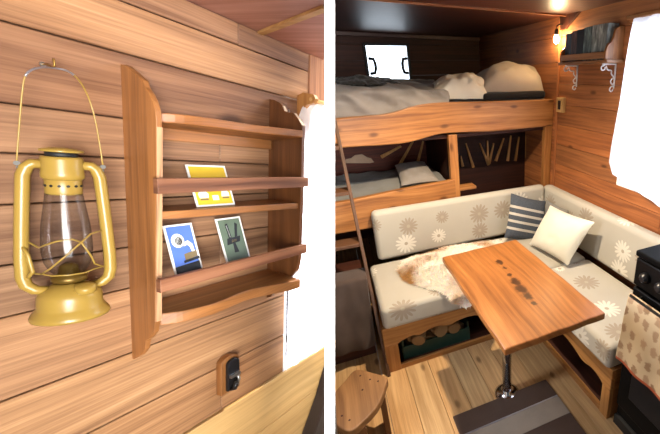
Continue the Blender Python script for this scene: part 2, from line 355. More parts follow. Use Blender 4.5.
# --- caravan room
m = MB(); xs = [-1.05]
while xs[-1] < 1.45: xs.append(xs[-1] + random.choice([0.112, 0.118, 0.124]))
for a, b in zip(xs, xs[1:]):
    y = -0.6
    while y < 3.5:
        e = 3.52; m.box(a + .0008, b - .0008, y, e - .001, -0.03, 0.0, 1, grey(0.86, 1.06, 0.05)); y = e
struct(m.build('floor', 'floor', None, 0.0015, 1), 'knotty pine plank floor')
m = MB(); zb = [0.0, 0.14, 0.28, 0.42, 0.56, 0.70, 0.83, 0.90, 1.035, 1.17, 1.30, 1.43, 1.56, 1.71, 1.83, 1.93]
for i, (a, b) in enumerate(zip(zb, zb[1:])):
    segs = [(-0.6, 1.17), (1.17, 2.128), (2.132, 3.5)] if i % 2 else [(-0.6, 0.6), (0.6, 2.128), (2.132, 2.9), (2.9, 3.5)]
    if 0.88 < (a + b) / 2 < 1.71: segs = [(-0.6, 0.5), (1.5, 2.128)] + [s_ for s_ in segs if s_[0] > 2.1]
    for (y0, y1) in segs: m.box(1.43, 1.455, y0 + .0008, y1 - .0008, a + .0010, b - .0010, 1, grey(0.8, 1.12, 0.06))
for y0, y1, a, b in ((-0.6, 0.5, 0, 1.93), (1.5, 3.5, 0, 1.93), (0.5, 1.5, 0, 0.9), (0.5, 1.5, 1.71, 1.93)): m.box(1.452, 1.47, y0, y1, a, b, 1, (.3, .25, .2))
struct(m.build('wall_right', 'redplank', None, 0.0012, 1), 'reddish brown horizontal board wall with window')
m = MB(); zz = 0.0
hx0, hx1, hz0, hz1 = 0.39, 0.735, 1.455, 1.742
while zz < 1.93:
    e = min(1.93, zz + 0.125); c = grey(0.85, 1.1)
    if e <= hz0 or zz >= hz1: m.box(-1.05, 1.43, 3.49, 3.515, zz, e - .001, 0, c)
    else:
        m.box(-1.05, hx0, 3.49, 3.515, zz, e - .001, 0, c); m.box(hx1, 1.43, 3.49, 3.515, zz, e - .001, 0, c)
        if zz < hz0: m.box(hx0, hx1, 3.49, 3.515, zz, hz0, 0, c)
        if e > hz1: m.box(hx0, hx1, 3.49, 3.515, hz1, e - .001, 0, c)
    zz = e
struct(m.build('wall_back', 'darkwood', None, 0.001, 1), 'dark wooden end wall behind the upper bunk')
m = MB()
for z in range(14): m.box(-1.05, -1.03, 1.75, 3.5, z * .135, z * .135 + .133, 1, grey(0.8, 1.1))
struct(m.build('wall_side', 'redplank', None), 'far side board wall of the caravan')
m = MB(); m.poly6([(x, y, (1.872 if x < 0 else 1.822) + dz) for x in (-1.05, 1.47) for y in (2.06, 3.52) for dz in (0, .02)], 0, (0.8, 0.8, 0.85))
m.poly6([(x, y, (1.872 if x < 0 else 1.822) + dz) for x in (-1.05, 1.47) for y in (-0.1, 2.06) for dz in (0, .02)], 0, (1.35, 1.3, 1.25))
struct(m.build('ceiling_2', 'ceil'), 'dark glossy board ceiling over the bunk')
m = MB(); m.poly6([(x, y, (1.868 if x < 0 else 1.818) + dz) for x in (-1.05, 1.43) for y in (2.045, 2.068) for dz in (-0.004, .02)], 0); struct(m.build('trim_4', 'redplank', None, 0.001), 'reddish batten across the ceiling')
m = MB(); m.poly6([(x, y, (1.868 if x < 0 else 1.818) + dz) for x in (-1.05, 1.43) for y in (3.465, 3.49) for dz in (-0.03, .0)], 0); struct(m.build('trim_5', 'ceil', None, 0.003), 'dark cove batten at the end wall')
m = MB(); m.box(1.421, 1.43, 2.116, 2.136, 0.55, 1.815, 2, (1.15, 1.15, 1.15)); struct(m.build('trim_6', 'redplank', None, 0.002), 'upright batten over the wall board joint')
# window openings
m = MB()
for b in ((1.43, 1.50, 0.50, 0.53, 0.90, 1.71), (1.43, 1.50, 1.47, 1.50, 0.90, 1.71), (1.43, 1.50, 0.53, 1.47, 0.90, 0.93), (1.43, 1.50, 0.53, 1.47, 1.68, 1.71), (1.455, 1.475, 0.985, 1.015, 0.93, 1.68)): m.box(*b)
w2 = struct(m.build('window_2', 'white', None, 0.002), 'white framed side window behind the long curtain')
m = MB(); m.box(1.463, 1.467, 0.53, 1.47, 0.93, 1.68); m.build('pane', 'globe', w2)
m = MB(); f_ = 0.022
for b in ((hx0 - f_, hx0, hz0 - f_, hz1 + f_), (hx1, hx1 + f_, hz0 - f_, hz1 + f_), (hx0, hx1, hz0 - f_, hz0), (hx0, hx1, hz1, hz1 + f_)): m.box(b[0], b[1], 3.47, 3.50, b[2], b[3])
w3 = struct(m.build('window_3', 'matte', None, 0.003), 'small bright hatch window in the dark end wall')
m = MB(); m.box(hx0, hx1, 3.50, 3.504, hz0, hz1); m.build('pane', 'skylit', w3)
for sx, cx_ in ((1, hx0 + 0.012), (-1, hx1 - 0.012)):
    m = MB(); m.tube([(cx_, 3.475, 1.52), (cx_ + sx * .035, 3.455, 1.525), (cx_ + sx * .045, 3.45, 1.56), (cx_ + sx * .045, 3.45, 1.60), (cx_ + sx * .035, 3.455, 1.635), (cx_, 3.475, 1.64)], 0.013, 8); m.build('window_handle', 'matte', w3)
# ================================================================== LEFT: LANTERN, SHELF, CARDS
def lathe_part(name, prof, mat, parent, seg=32, T=None, cap=True):
    m = MB(); m.lathe(prof, seg, T, cap=cap); return m.build(name, mat, parent)
ex, ey = 0.906, -0.42                                    # lantern's broad direction, square to the view
R_ = Matrix(((ex, -ey, 0), (ey, ex, 0), (0, 0, 1))).to_4x4()
lan = empty('hurricane_lantern', 'yellow hurricane lantern hanging by its wire handle on the board wall', 'lantern', LT(0.3235, -0.052, -0.267) @ R_ @ Matrix.Diagonal((1, 1, 0.955, 1)))
lathe_part('oil_tank', [(0.0380, 0.0), (0.0386, 0.003), (0.0376, 0.007), (0.0335, 0.014), (0.0318, 0.017), (0.0312, 0.032), (0.0295, 0.039), (0.0220, 0.046), (0.0150, 0.052)], 'yellow', lan, 40)
fc = lathe_part('filler_cap', [(0.0100, 0), (0.0108, 0.001), (0.0108, 0.009), (0.0090, 0.011), (0.003, 0.0115)], 'yellow', lan, 20, Matrix.Translation((0.014, -0.020, 0.041)) @ Matrix.Rotation(0.35, 4, 'X'))
lathe_part('burner', [(0.0135, 0.052), (0.0175, 0.056), (0.0175, 0.062), (0.011, 0.066), (0.009, 0.078), (0.004, 0.082)], 'yellowdark', lan, 24)
lathe_part('globe', [(0.0135, 0.066), (0.0180, 0.072), (0.0225, 0.085), (0.0240, 0.100), (0.0238, 0.118), (0.0225, 0.140), (0.0195, 0.165), (0.0170, 0.186)], 'globe_tint', lan, 36, None, False)
m = MB(); m.lathe([(0.0166, 0.184), (0.0172, 0.186), (0.0172, 0.205), (0.0160, 0.207)], 32)
ch = m.build('chimney_ring', 'yellow', lan)
m = MB()
for k in range(14):
    a = 2 * math.pi * k / 14; m.lathe([(0.0018, 0), (0.0018, 0.0006)], 8, Matrix.Rotation(a, 4, 'Z') @ Matrix.Translation((0.0172, 0, 0.197)) @ Matrix.Rotation(math.pi / 2, 4, 'Y'))
m.build('vent_hole', 'matte', ch)
hd = lathe_part('hood', [(0.0172, 0.205), (0.0200, 0.208), (0.0202, 0.214), (0.0196, 0.217), (0.0196, 0.234), (0.0186, 0.238)], 'yellow', lan, 36)
lathe_part('hood_gap', [(0.0150, 0.236), (0.0150, 0.246)], 'matte', hd, 24)
lathe_part('hood_cap', [(0.0198, 0.2445), (0.0205, 0.2455), (0.0200, 0.2475), (0.010, 0.2505), (0.002, 0.251)], 'yellow', lan, 36)
for sx in (-1, 1):
    pts = [(sx * .017, 0, .226), (sx * .026, 0, .226), (sx * .0305, 0, .221), (sx * .0338, 0, .210), (sx * .0350, 0, .19), (sx * .0378, 0, .14), (sx * .0402, 0, .09), (sx * .0402, 0, .066), (sx * .038, 0, .054), (sx * .031, 0, .046), (sx * .020, 0, .043)]
    m = MB(); m.tube(pts, 0.0066, 12, flat=None); t_ = m.build('side_tube', 'yellow', lan)
    m = MB(); m.lathe([(0.003, -0.0015), (0.003, 0.0015)], 14, Matrix.Translation((sx * .0375, 0, .226)) @ Matrix.Rotation(math.pi / 2, 4, 'X')); m.tube([(sx * .0375, 0, .222), (sx * .034, 0, .214)], 0.002, 6); m.build('bail_ear', 'ear', t_)
m = MB()
def gw(pts): m.tube(pts, 0.0011, 6)
def rg(a, z, r=0.0252): a = math.radians(a); return (r * math.sin(a), -r * math.cos(a), z)
gw([(-.038, 0, .122)] + [rg(a, .124 - .0002 * abs(a)) for a in (-80, -50, -20, 10)] + [rg(30, .116)])
gw([rg(a, .112 - (a + 60) * .00050, .0255) for a in ()] or [rg(a, z) for a, z in ((-75, .070), (-40, .080), (-5, .098), (30, .116), (60, .126))] + [(.038, 0, .130)])
gw([rg(30, .116), rg(45, .102), rg(60, .090), rg(75, .078), (.034, 0, .070)])
gw([(-.036, 0, .072)] + [rg(a, .069, .0235) for a in (-80, -40, 0, 40, 80)] + [(.036, 0, .072)])
m.build('globe_guard', 'yellow', lan)
m = MB(); m.tube([(-.0385, -.004, .112), (-.034, -.010, .10), (-.031, -.012, .076), (-.035, -.010, .068)], 0.0022, 8); m.build('lift_lever', 'yellow', lan)
bl = [(-.0375, 0, .228), (-.0345, 0, .262), (-.0290, 0, .320), (-.0245, 0, .345), (-.014, .01, .357), (-.001, .03, .362), (.010, .03, .361), (.019, .015, .350), (.027, 0, .326), (.033, 0, .288), (.0375, 0, .228)]
def spline(P, n=6):
    P = [Vector(p) for p in P]; out = []
    for i in range(len(P) - 1):
        a, b, c, d = P[max(i - 1, 0)], P[i], P[i + 1], P[min(i + 2, len(P) - 1)]
        for k in range(n):
            t = k / n; out.append(0.5 * ((2 * b) + (c - a) * t + (2 * a - 5 * b + 4 * c - d) * t * t + (3 * b - a - 3 * c + d) * t ** 3))
    return out + [P[-1]]
B_ = spline(bl, 5)
m = MB(); m.tube(B_, 0.00095, 6); bh = m.build('bail_handle', 'yellow', lan)
m = MB(); m.tube(B_[14:34], 0.0013, 6); tag(m.build('handle_sleeve', 'wire', bh), 'grey sleeve on the top of the handle')
hk = empty('wall_hook', 'small brass screw hook in the boards holding the lantern handle', 'hook', LT(0.334, 0, 0.079))
m = MB(); m.tube(spline([(0, 0.002, .004), (0, -.012, .004), (0, -.022, .0), (0, -.026, .004), (0, -.025, .012)], 4), 0.0014, 8); m.build('hook_shank', 'brass', hk)
m = MB(); m.lathe([(0.0035, 0), (0.003, 0.002)], 12, Matrix.Translation((0, -0.001, .004)) @ Matrix.Rotation(math.pi / 2, 4, 'X')); m.build('collar', 'screw', hk)

def smooth2(P, n=4): return [(q.x, q.y) for q in spline([(a, b, 0) for a, b in P], n)]
sh = empty('wall_shelf', 'wooden wall shelf with scalloped sides and front rails holding three cards', 'shelf', LT(0.42, 0, -0.39))
def sp(d, z): return (-d, z + 0.39)
Lp = [(0.0, .109), (.012, .108), (.049, .086), (.053, .075), (.062, .066), (.070, .054), (.075, .040), (.076, .02), (.071, -.103), (.063, -.26), (.060, -.318), (.056, -.336), (.045, -.349), (.037, -.354), (.033, -.373), (.022, -.386), (.004, -.398), (0.0, -.397)]
Rp = [(0.0, .112), (.012, .111), (.030, .105), (.038, .099), (.045, .086), (.058, .084), (.069, .085), (.083, .071), (.095, .057), (.096, -.10), (.094, -.262), (.088, -.290), (.070, -.312), (.055, -.335), (.038, -.352), (.022, -.356), (.012, -.372), (0.0, -.376)]
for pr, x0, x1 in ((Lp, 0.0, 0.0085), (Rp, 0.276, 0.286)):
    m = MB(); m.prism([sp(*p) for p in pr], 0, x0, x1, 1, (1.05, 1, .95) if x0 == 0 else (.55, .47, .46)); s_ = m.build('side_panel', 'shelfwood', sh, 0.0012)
    if x0 == 0:
        m = MB(); m.poly6([(x, y + o, z) for x in (0.0004, 0.0081) for y in (-.0032, .004) for z, o in ((.075, -.0602), (.405, -.0742))], 2, (1.3, 1.25, 1.18)); tag(m.build('sapwood_edge', 'plank', s_), 'pale front edge')
# shelves: outline in plan (x, depth)
def board(z, th, front, name, tint, tilt=0.0):
    fr = smooth2([(0.0085, front[0][1])] + front[1:-1] + [(0.276, front[-1][1])], 4)
    pts = [(0.0085, 0.0), (0.276, 0.0)] + [(x, -d) for x, d in fr[::-1]]
    m = MB(); m.prism(pts, 2, z + .39 - th, z + .39, 0, tint); m.v = [(x, y, zz + tilt * (-y / .075)) for x, y, zz in m.v]; return m.build(name, 'shelfwood', sh, 0.002)
board(0.030, 0.016, [(0.017, .052), (.045, .070), (.10, .076), (.16, .078), (.22, .088), (.273, .098)], 'shelf_board', (1.2, 1.1, 1.05), .012)
m = MB(); m.box(.017, .273, -.012, 0, .385, .408, 0, (1.1, 1.05, 1)); m.build('back_batten', 'shelfwood', sh, .001)
board(-0.1245, 0.014, [(0.017, .063), (.05, .072), (.10, .076), (.16, .076), (.22, .083), (.273, .090)], 'shelf_board', (1.05, 1.0, .96), .001)
board(-0.300, 0.022, [(0.017, .058), (.035, .073), (.07, .082), (.10, .082), (.14, .076), (.17, .076), (.21, .088), (.25, .100), (.273, .102)], 'shelf_board', (1.15, 1.1, 1.02), -.006)
def rail(z0l, z1l, z0r, z1r, tint):
    m = MB(); P = []
    for x, d, a, b in ((-0.008, 0.078, z0l, z1l), (0.288, 0.0965, z0r, z1r)):
        for dd in (d + .010, d):
            P += [(x, -dd, a + .39), (x, -dd, b + .39)]
    m.poly6(P, 0, tint); return m.build('front_rail', 'railwood', sh, 0.001)
rail(-.091, -.066, -.084, -.061, (.8, .76, .76)); rl = rail(-.256, -.234, -.245, -.223, (.82, .74, .7))
m = MB(); m.poly6([(x, y, z + .39 + dz) for x, y0, z in ((.0085, -.078, -.2565), (.276, -.0955, -.2455)) for y in (y0, -.044) for dz in (0, .002)], 0); m.build('card_ledge', 'railwood', sh)
m = MB(); m.lathe([(.005, 0), (.004, .004), (.001, .005)], 12, Matrix.Translation((-.003, -.083, .312)) @ Matrix.Rotation(math.pi / 2, 4, 'X')); m.build('peg', 'shelfwood', sh)

M['card_white'] = plain('card_border', 'e8e6e0', 0.5, 0, .3, 0.02); M['card_yellow'] = plain('card_yellow', 'd8b52c', 0.5, 0, .3, 0.05)
M['card_blue'] = plain('card_blue', '5273c4', 0.45, 0, .3, 0.12, 30); M['card_green'] = plain('card_green', '5f6f5c', 0.45, 0, .3, 0.25, 30); M['ink'] = plain('ink', '26282a', 0.5, 0, .3, 0.1)
M['ink2'] = plain('ink_brown', '7a6a4a', 0.5, 0, .3, 0.2)
def card(name, c, label, art, face):
    """c: four corners (x, depth, z) top-left, top-right, bottom-right, bottom-left"""
    P = [Vector((x, -d, z)) for x, d, z in c]
    o = P[3]; u = (P[2] - P[3]); wv = (P[0] - P[3]); n = u.cross(wv).normalized(); W_, H_ = u.length, wv.length; u = u.normalized(); wv = (wv - u * wv.dot(u)).normalized()
    T = LM @ Matrix.Translation(o) @ Matrix((u, n.cross(u), n)).transposed().to_4x4()
    r = empty(name, label, 'card', T, 'cards on the wall shelf')
    m = MB(); m.box(0, W_, 0, H_, 0, .0016); m.build('card_sheet', 'card_white', r)
    m = MB(); b = .0035; m.box(b, W_ - b, b, H_ - b, .0016, .0019); pic = m.build('picture', face, r)
    for mat, poly in art:
        m = MB(); m.prism([(x * W_, y * H_) for x, y in poly], 2, .0019, .0021); m.build('printed_shape', mat, pic)
def ell(cx_, cy_, rx, ry, n=18, a=0.0): return [(cx_ + rx * math.cos(t) * math.cos(a) - ry * math.sin(t) * math.sin(a), cy_ + rx * math.cos(t) * math.sin(a) + ry * math.sin(t) * math.cos(a)) for t in [2 * math.pi * k / n for k in range(n)]]
card('postcard', [(.497, .022, -.047), (.571, .022, -.047), (.571, .050, -.1235), (.497, .050, -.1235)], 'yellow card with small white shapes leaning on the middle shelf', [('card_white', [(.12, .20), (.34, .20), (.36, .30), (.28, .38), (.16, .38), (.10, .30)]), ('ink2', [(.13, .15), (.33, .15), (.33, .19), (.13, .19)]), ('card_white', [(.44, .14), (.60, .14), (.60, .26), (.44, .26)]), ('card_white', [(.68, .22), (.90, .22), (.90, .32), (.84, .40), (.72, .40)]), ('ink2', [(.70, .17), (.88, .17), (.88, .21), (.70, .21)])], 'card_yellow')
card('postcard', [(.461, .022, -.158), (.509, .022, -.158), (.507, .052, -.2535), (.459, .052, -.2540)], 'blue card picturing an old horn gramophone on the bottom shelf', [('card_white', ell(.36, .70, .22, .13)), ('ink', ell(.39, .69, .13, .08)), ('card_white', [(.52, .64), (.70, .68), (.84, .60), (.86, .46), (.76, .46), (.72, .56), (.64, .60), (.52, .58)]), ('ink2', [(.46, .32), (.92, .36), (.92, .48), (.46, .44)]), ('ink', [(.40, .27), (.97, .31), (.97, .36), (.40, .32)]), ('ink', [(.06, .06), (.94, .06), (.94, .27), (.06, .23)])], 'card_blue')
card('postcard', [(.556, .022, -.156), (.610, .022, -.156), (.606, .052, -.2488), (.553, .052, -.2500)], 'greenish grey card picturing a dark metal object on the bottom shelf', [('ink', [(.20, .42), (.74, .46), (.80, .58), (.26, .56)]), ('ink', [(.34, .56), (.44, .57), (.40, .88), (.30, .86)]), ('card_white', [(.37, .58), (.40, .58), (.36, .84), (.33, .84)]), ('ink', [(.58, .57), (.68, .58), (.80, .84), (.70, .88)]), ('ink2', [(.40, .46), (.62, .48), (.64, .53), (.42, .52)]), ('ink', [(.44, .44), (.54, .44), (.60, .24), (.42, .24)])], 'card_green')

ou = empty('wall_outlet', 'small black socket on a round-topped wooden backplate low on the wall', 'outlet', LT(0.567, 0, -0.562))
arc = [(0.0225 + .0215 * math.cos(a), 0.072 + .017 * math.sin(a)) for a in [math.pi * k / 12 for k in range(13)]]
m = MB(); m.prism([(0.001, 0), (0.044, 0)] + arc, 1, -0.016, 0.0, 1, (.9, .85, .8)); m.build('backplate', 'shelfwood', ou, 0.002)
m = MB(); m.prism([(.010, .008), (.038, .008)] + [(0.024 + .014 * math.cos(a), 0.070 + .012 * math.sin(a)) for a in [math.pi * k / 10 for k in range(11)]], 1, -0.024, -0.016, 1); sk = m.build('socket_face', 'plastic', ou, 0.002)
m = MB(); m.box(.013, .035, -.030, -.024, .040, .047); m.tube([(.030, -.026, .045), (.032, -.029, .03), (.030, -.026, .014)], .003, 8); tag(m.build('clip', 'screw', sk), 'bright metal clip')
m = MB(); m.tube([(.018, -.024, .012), (.018, -.034, .016), (.019, -.036, .03)], .005, 8); m.build('lever', 'plastic', sk)

cr = empty('curtain_rail', 'pale wooden curtain bracket with rail above the white curtain', 'curtain rail', LT(0.778, 0, 0.080))
m = MB(); m.prism([(-.0, 0.0), (0.0, .058), (-.018, .066), (-.05, .062), (-.056, .052), (-.05, .04), (-.03, .036), (-.012, .02)], 0, 0, 0.012, 1); m.build('bracket', 'bench', cr, .001)
m = MB(); m.tube([(.0, -.042, .05), (.080, -.042, .05)], .005, 10); m.build('rod', 'paleplank', cr)
def leftcurt(u, v):
    z = 0.122 + (-0.592 - 0.122) * v
    e = 0.784 + (0.744 - 0.784) * min(1, (v / 0.14)) ** 0.7 if v < 0.14 else 0.744 - 0.006 * (v - .14)
    r = 0.870 + 0.03 * v
    x = e + (r - e) * u
    return (x, -0.020 - 0.003 * math.sin(u * 26 + v * 2) * (0.5 + .5 * v) - 0.004 * nz((u * 3, v * 4), 1), z + 0.01 * u * (1 - v))
m = MB(); m.grid(leftcurt, 40, 40, 0.17, 0.7); tag(m.build('net_curtain', 'curtain', None, T=LT()), 'white curtain glowing in the window beside the wooden wall shelf', 'curtain')
m = MB(); m.prism([(.90, -.660), (.868, -.745), (.812, -.845), (.79, -.90), (.93, -.93)], 1, -0.05, -0.008, 1, (.6, .6, .6)); tag(m.build('seat_cushion_edge', 'throw', None, 0.006, T=LT()), 'dark brown cushion edge in the corner under the shelf-side curtain', 'cushion')

# ================================================================== RIGHT: BUNKS
BY = 2.168
bunk = empty('bunk_bed', 'built-in double bunk with wavy-edged larch rails across the far end', 'bunk bed', (0.6, BY, 0))
def wl(v): return Vector(v) - Vector((0.6, BY, 0))
def profile(pts, Y): return [(p.x - .6, p.z) for p in [py(x, y, Y) for x, y in pts]]
top = smooth2([(-1.55, 1.295 ), (-1.0, 1.275)] + profile([(341, 118), (387, 114), (416, 105.6), (442, 102.5), (490, 101.5), (551, 99.5)], BY))
bot = smooth2([(-1.55, 1.12), (-1.0, 1.13)] + profile([(340, 148), (386, 145), (411, 142), (444, 133.5), (490, 131.6), (551, 126)], BY))
top[-1] = (0.828, top[-1][1]); bot[-1] = (0.828, bot[-1][1])
m = MB(); m.prism(top + bot[::-1], 1, 0, 0.04, 0, (1.04, 1.0, .96)); m.build('upper_rail', 'beam', bunk, 0.006)
top = smooth2([(-1.55, 0.86), (-1.0, 0.83)] + profile([(336, 203), (358, 199), (400, 190), (446, 181.5)], BY)); top.append((0.09, top[-1][1] + .005))
m = MB(); m.prism(top + [(0.09, 0.63), (-1.55, 0.62)], 1, 0.0, 0.04, 0, (.98, .92, .86)); m.build('lower_rail', 'beam', bunk, 0.006)
for x0, x1, z0, z1, t_ in ((0.665, 0.722, 0.0, 1.15, (1, .95, .9)), (1.372, 1.428, 0.0, 1.16, (.95, .9, .85)), (-0.42, -0.36, 0.0, 1.15, (.9, .85, .8))):
    m = MB(); m.box(x0 - .6, x1 - .6, 0.008 if x0 > 0 else .01, 0.05, z0, z1, 2, t_); m.build('post', 'beam', bunk, 0.004)
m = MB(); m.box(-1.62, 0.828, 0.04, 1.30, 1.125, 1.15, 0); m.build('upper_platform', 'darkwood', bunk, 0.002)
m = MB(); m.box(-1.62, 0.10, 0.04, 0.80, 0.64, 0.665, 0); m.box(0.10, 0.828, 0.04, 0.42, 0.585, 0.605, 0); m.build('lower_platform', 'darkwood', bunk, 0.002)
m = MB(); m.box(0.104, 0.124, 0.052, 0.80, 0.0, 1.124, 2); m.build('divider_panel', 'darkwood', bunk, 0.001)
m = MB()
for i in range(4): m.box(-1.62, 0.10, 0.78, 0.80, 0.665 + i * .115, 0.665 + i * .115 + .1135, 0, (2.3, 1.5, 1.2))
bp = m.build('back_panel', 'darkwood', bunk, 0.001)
Yb = BY + 0.778
def strip(a, b, w0, w1, Y, th=.008):
    A, B = py(*a, Y), py(*b, Y); A, B = wl(A), wl(B); d = (B - A); d.y = 0; d.normalize(); s = Vector((-d.z, 0, d.x)); mm = MB()
    y0, y1 = Y - BY - th, Y - BY
    ring = [A + s * w0, A - s * w0, B - s * w1, B + s * w1]
    mm.prism([(p.x, p.z) for p in ring], 1, y0, y1, 1); return mm
for a, b in (((413, 141), (396, 171)), ((401, 146), (381, 157)), ((423, 141), (415, 173)), ((430, 140), (429, 172)), ((439, 140), (440, 168))):
    strip(a, b, .008, .014, Yb).build('sun_ray', 'ray', bp, .001)
cl = [py(x, y, Yb) for x, y in [(344, 163), (346, 159), (351, 158), (355, 155), (362, 154), (367, 157), (371, 158), (374, 162), (370, 163), (358, 163)]]
m = MB(); m.prism([(p.x - .6, p.z) for p in cl], 1, .768, .778, 0); m.build('cloud_cutout', 'cloudpaint', bp, .002)
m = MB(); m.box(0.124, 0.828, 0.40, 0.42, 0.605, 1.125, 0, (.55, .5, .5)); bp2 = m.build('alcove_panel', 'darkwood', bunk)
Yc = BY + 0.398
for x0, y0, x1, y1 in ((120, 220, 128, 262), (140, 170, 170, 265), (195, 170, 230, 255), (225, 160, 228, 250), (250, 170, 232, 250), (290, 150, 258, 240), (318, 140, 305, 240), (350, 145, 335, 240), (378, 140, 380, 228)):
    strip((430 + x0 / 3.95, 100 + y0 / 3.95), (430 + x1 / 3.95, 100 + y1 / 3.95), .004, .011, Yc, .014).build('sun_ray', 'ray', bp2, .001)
m = MB(); p = py(470, 190, BY + .02) - Vector((.6, BY, 0)); m.box(0.122, 0.24, .012, .10, 0.775, 0.795, 0); m.build('ledge', 'beam', bunk, .002)

def pillow(name, C, thick, mat, label, cat='pillow', group=None, wr=.006, N=22, seed=0, uvs=.4, mi=None, sag=0.0, flat=None):
    """C: four corners in order; a stuffed cushion bulging to both sides of the quad"""
    C = [Vector(c) for c in C]; n = (C[1] - C[0]).cross(C[3] - C[0]).normalized(); m = MB()
    def P(u, v, s):
        uu, vv = 2 * u - 1, 2 * v - 1
        pin = 1 - 0.07 * (1 - abs(uu) ** 2) * (abs(vv) ** 6) ; pin2 = 1 - 0.07 * (1 - abs(vv) ** 2) * (abs(uu) ** 6)
        u2, v2 = (uu * pin2 + 1) / 2, (vv * pin + 1) / 2
        q = C[0] * (1 - u2) * (1 - v2) + C[1] * u2 * (1 - v2) + C[2] * u2 * v2 + C[3] * (1 - u2) * v2
        h = ((1 - abs(uu) ** 2.4) * (1 - abs(vv) ** 2.4)) ** 0.55
        w = wr * (nz((u * 4, v * 4, s * 3), 1, seed) + .6 * nz((u * 11, v * 7, s), 1, seed + 5)) * (0.25 + h)
        th_ = thick if not flat or n.z * s > 0 else thick * flat
        return q + n * s * (th_ * h * .5 + (w if h > 0 else 0)) - Vector((0, 0, sag * h))
    for s in (-1, 1): m.grid(lambda u, v: P(u, v, s), N, N, uvs, uvs, flip=(s < 0))
    o = m.build(name, mat, None, 0, subsurf=1)
    return tag(o, label, cat, group)

# upper bunk bedding
m = MB(); m.box(-0.98, 1.42, 2.22, 3.44, 1.152, 1.335, 0); tag(m.build('mattress', 'greycloth', None, .03, 3), 'thin mattress on the upper bunk beneath the crumpled bedding', 'mattress')
def duvet(u, v):
    x = -0.55 + 1.22 * u; s = v
    f = 0.030 * nz((u * 6 + v * 2.4, v * 2), 1, 3) + 0.034 * (1 - 2 * abs(nz((u * 9 + v * 5, v * 3), 1, 9))) - .018 + .008 * nz((u * 25, v * 12), 1, 2)
    if s < 0.32: t = s / 0.32; return (x + .04 * t, 2.212 - 0.018 * math.sin(t * 3.1) - f * 2.0 * t, 1.275 + 0.150 * t + (.02 - .03 * u) * (1 - t))
    t = (s - 0.32) / 0.68; k = 1.425 + 0.028 * math.sin(t * 3.1) + f + 0.03 * t - .02 * max(0, u - .6)
    return (x + .04, 2.212 + 0.95 * t, k)
m = MB(); m.grid(duvet, 60, 48, 1.2, 1.2); tag(m.build('duvet', 'bedding', None, 0, subsurf=1, solid=.012), 'crumpled grey beige duvet hanging over the upper bunk rail', 'duvet')
def dark(u, v):
    a = py(336 + 62 * u, 82, 2.45); x = a.x
    f = .016 * nz((u * 8, v * 6), 1, 4) + .012 * nz((u * 20, v * 12), 1, 6)
    return (x, 2.36 + .36 * v, 1.452 + .052 * math.sin(math.pi * min(1, v * 1.05)) * (1 - .6 * abs(u * 2 - .85)) + f)
m = MB(); m.grid(dark, 40, 24, .5, .4); tag(m.build('woven_blanket', 'darkcloth', None, 0, subsurf=1, solid=.012), 'dark rumpled woven blanket lying on the duvet beside the ladder', 'blanket')
Q = lambda x, y, Y: py(x, y, Y)
pillow('pillow', [Q(430, 100, 2.235), Q(489, 99, 2.235), Q(488, 83, 2.45), Q(432, 83, 2.45)], .20, 'pillow', 'cream bundled pillow lying in the middle of the upper bunk edge', group='pillows on the upper bunk', wr=.024, seed=3, flat=.1)
pillow('pillow', [Q(480, 92, 2.27), Q(545, 93, 2.27), Q(541, 77, 2.58), Q(472, 77, 2.58)], .27, 'pillow2', 'plump oat pillow at the right wall end of the upper bunk', group='pillows on the upper bunk', wr=.020, seed=8, flat=.05)
m = MB(); m.box(0.93, 1.40, 2.225, 2.55, 1.337, 1.385, 0); tag(m.build('folded_blanket', 'blackcloth', None, .018, 3), 'dark folded blanket beneath the oat pillow', 'blanket')
# lower bunk
def lowb(u, v):
    x = -0.55 + 1.235 * u; f = .02 * nz((u * 6, v * 4), 1, 12) + .012 * nz((u * 15, v * 9), 1, 14)
    return (x, 2.225 + .68 * v, .792 + .05 * u * 0 + f + .03 * math.sin(v * 3))
m = MB(); m.box(-.95, .69, 2.215, 2.93, .667, .775); tag(m.build('mattress', 'greycloth', None, .02, 3), 'grey mattress on the lower bunk', 'mattress')
m = MB(); m.grid(lowb, 44, 24, 1.2, .7); tag(m.build('grey_blanket', 'greycloth', None, 0, subsurf=1, solid=.01), 'grey crumpled blanket spread on the lower bunk', 'blanket')
pillow('pillow', [Vector((.36, 2.30, .83)), Vector((.62, 2.30, .83)), Vector((.60, 2.62, .90)), Vector((.38, 2.62, .90))], .09, 'bedding', 'grey pillow tucked in the lower bunk near the middle post', group='pillows on the lower bunk', seed=5, flat=.2)

# ladder, step box, throw
lad = empty('bunk_ladder', 'dark wooden ladder leaning against the bunk at the left', 'ladder', (0.04, 1.62, 0))
pr = [Vector((0.064, 1.60, 0.0)), Vector((0.028, 2.125, 1.36))]
for dx in (0, -0.36):
    m = MB(); d = (pr[1] - pr[0]).normalized(); n = Vector((0, d.z, -d.y)); P = []
    for c in (pr[0], pr[1]):
        for sx in (-.0085, .0085):
            for sy in (-.028, .028): P.append(Vector((c.x + dx + sx, c.y, c.z)) + n * sy - Vector((0.04, 1.62, 0)))
    P = [P[0], P[1], P[2], P[3], P[4], P[5], P[6], P[7]]; 
    for p in (P[0], P[1], P[2], P[3]): p.z = 0
    m.poly6([tuple(p) for p in P], 2, (1, 1, 1)); m.build('ladder_rail', 'ladder', lad, .003)
for z in (0.525, 0.695, 0.95, 1.17):
    t = z / 1.36; c = pr[0].lerp(pr[1], t) - Vector((0.04, 1.62, 0)); m = MB(); m.box(c.x - .352, c.x - .0085, c.y - .05, c.y + .045, z - .02, z, 0, (1.1, 1.05, 1)); m.build('tread', 'ladder', lad, .003)
bx = empty('storage_box', 'dark wooden box standing behind the ladder', 'box', (-.2, 1.95, 0))
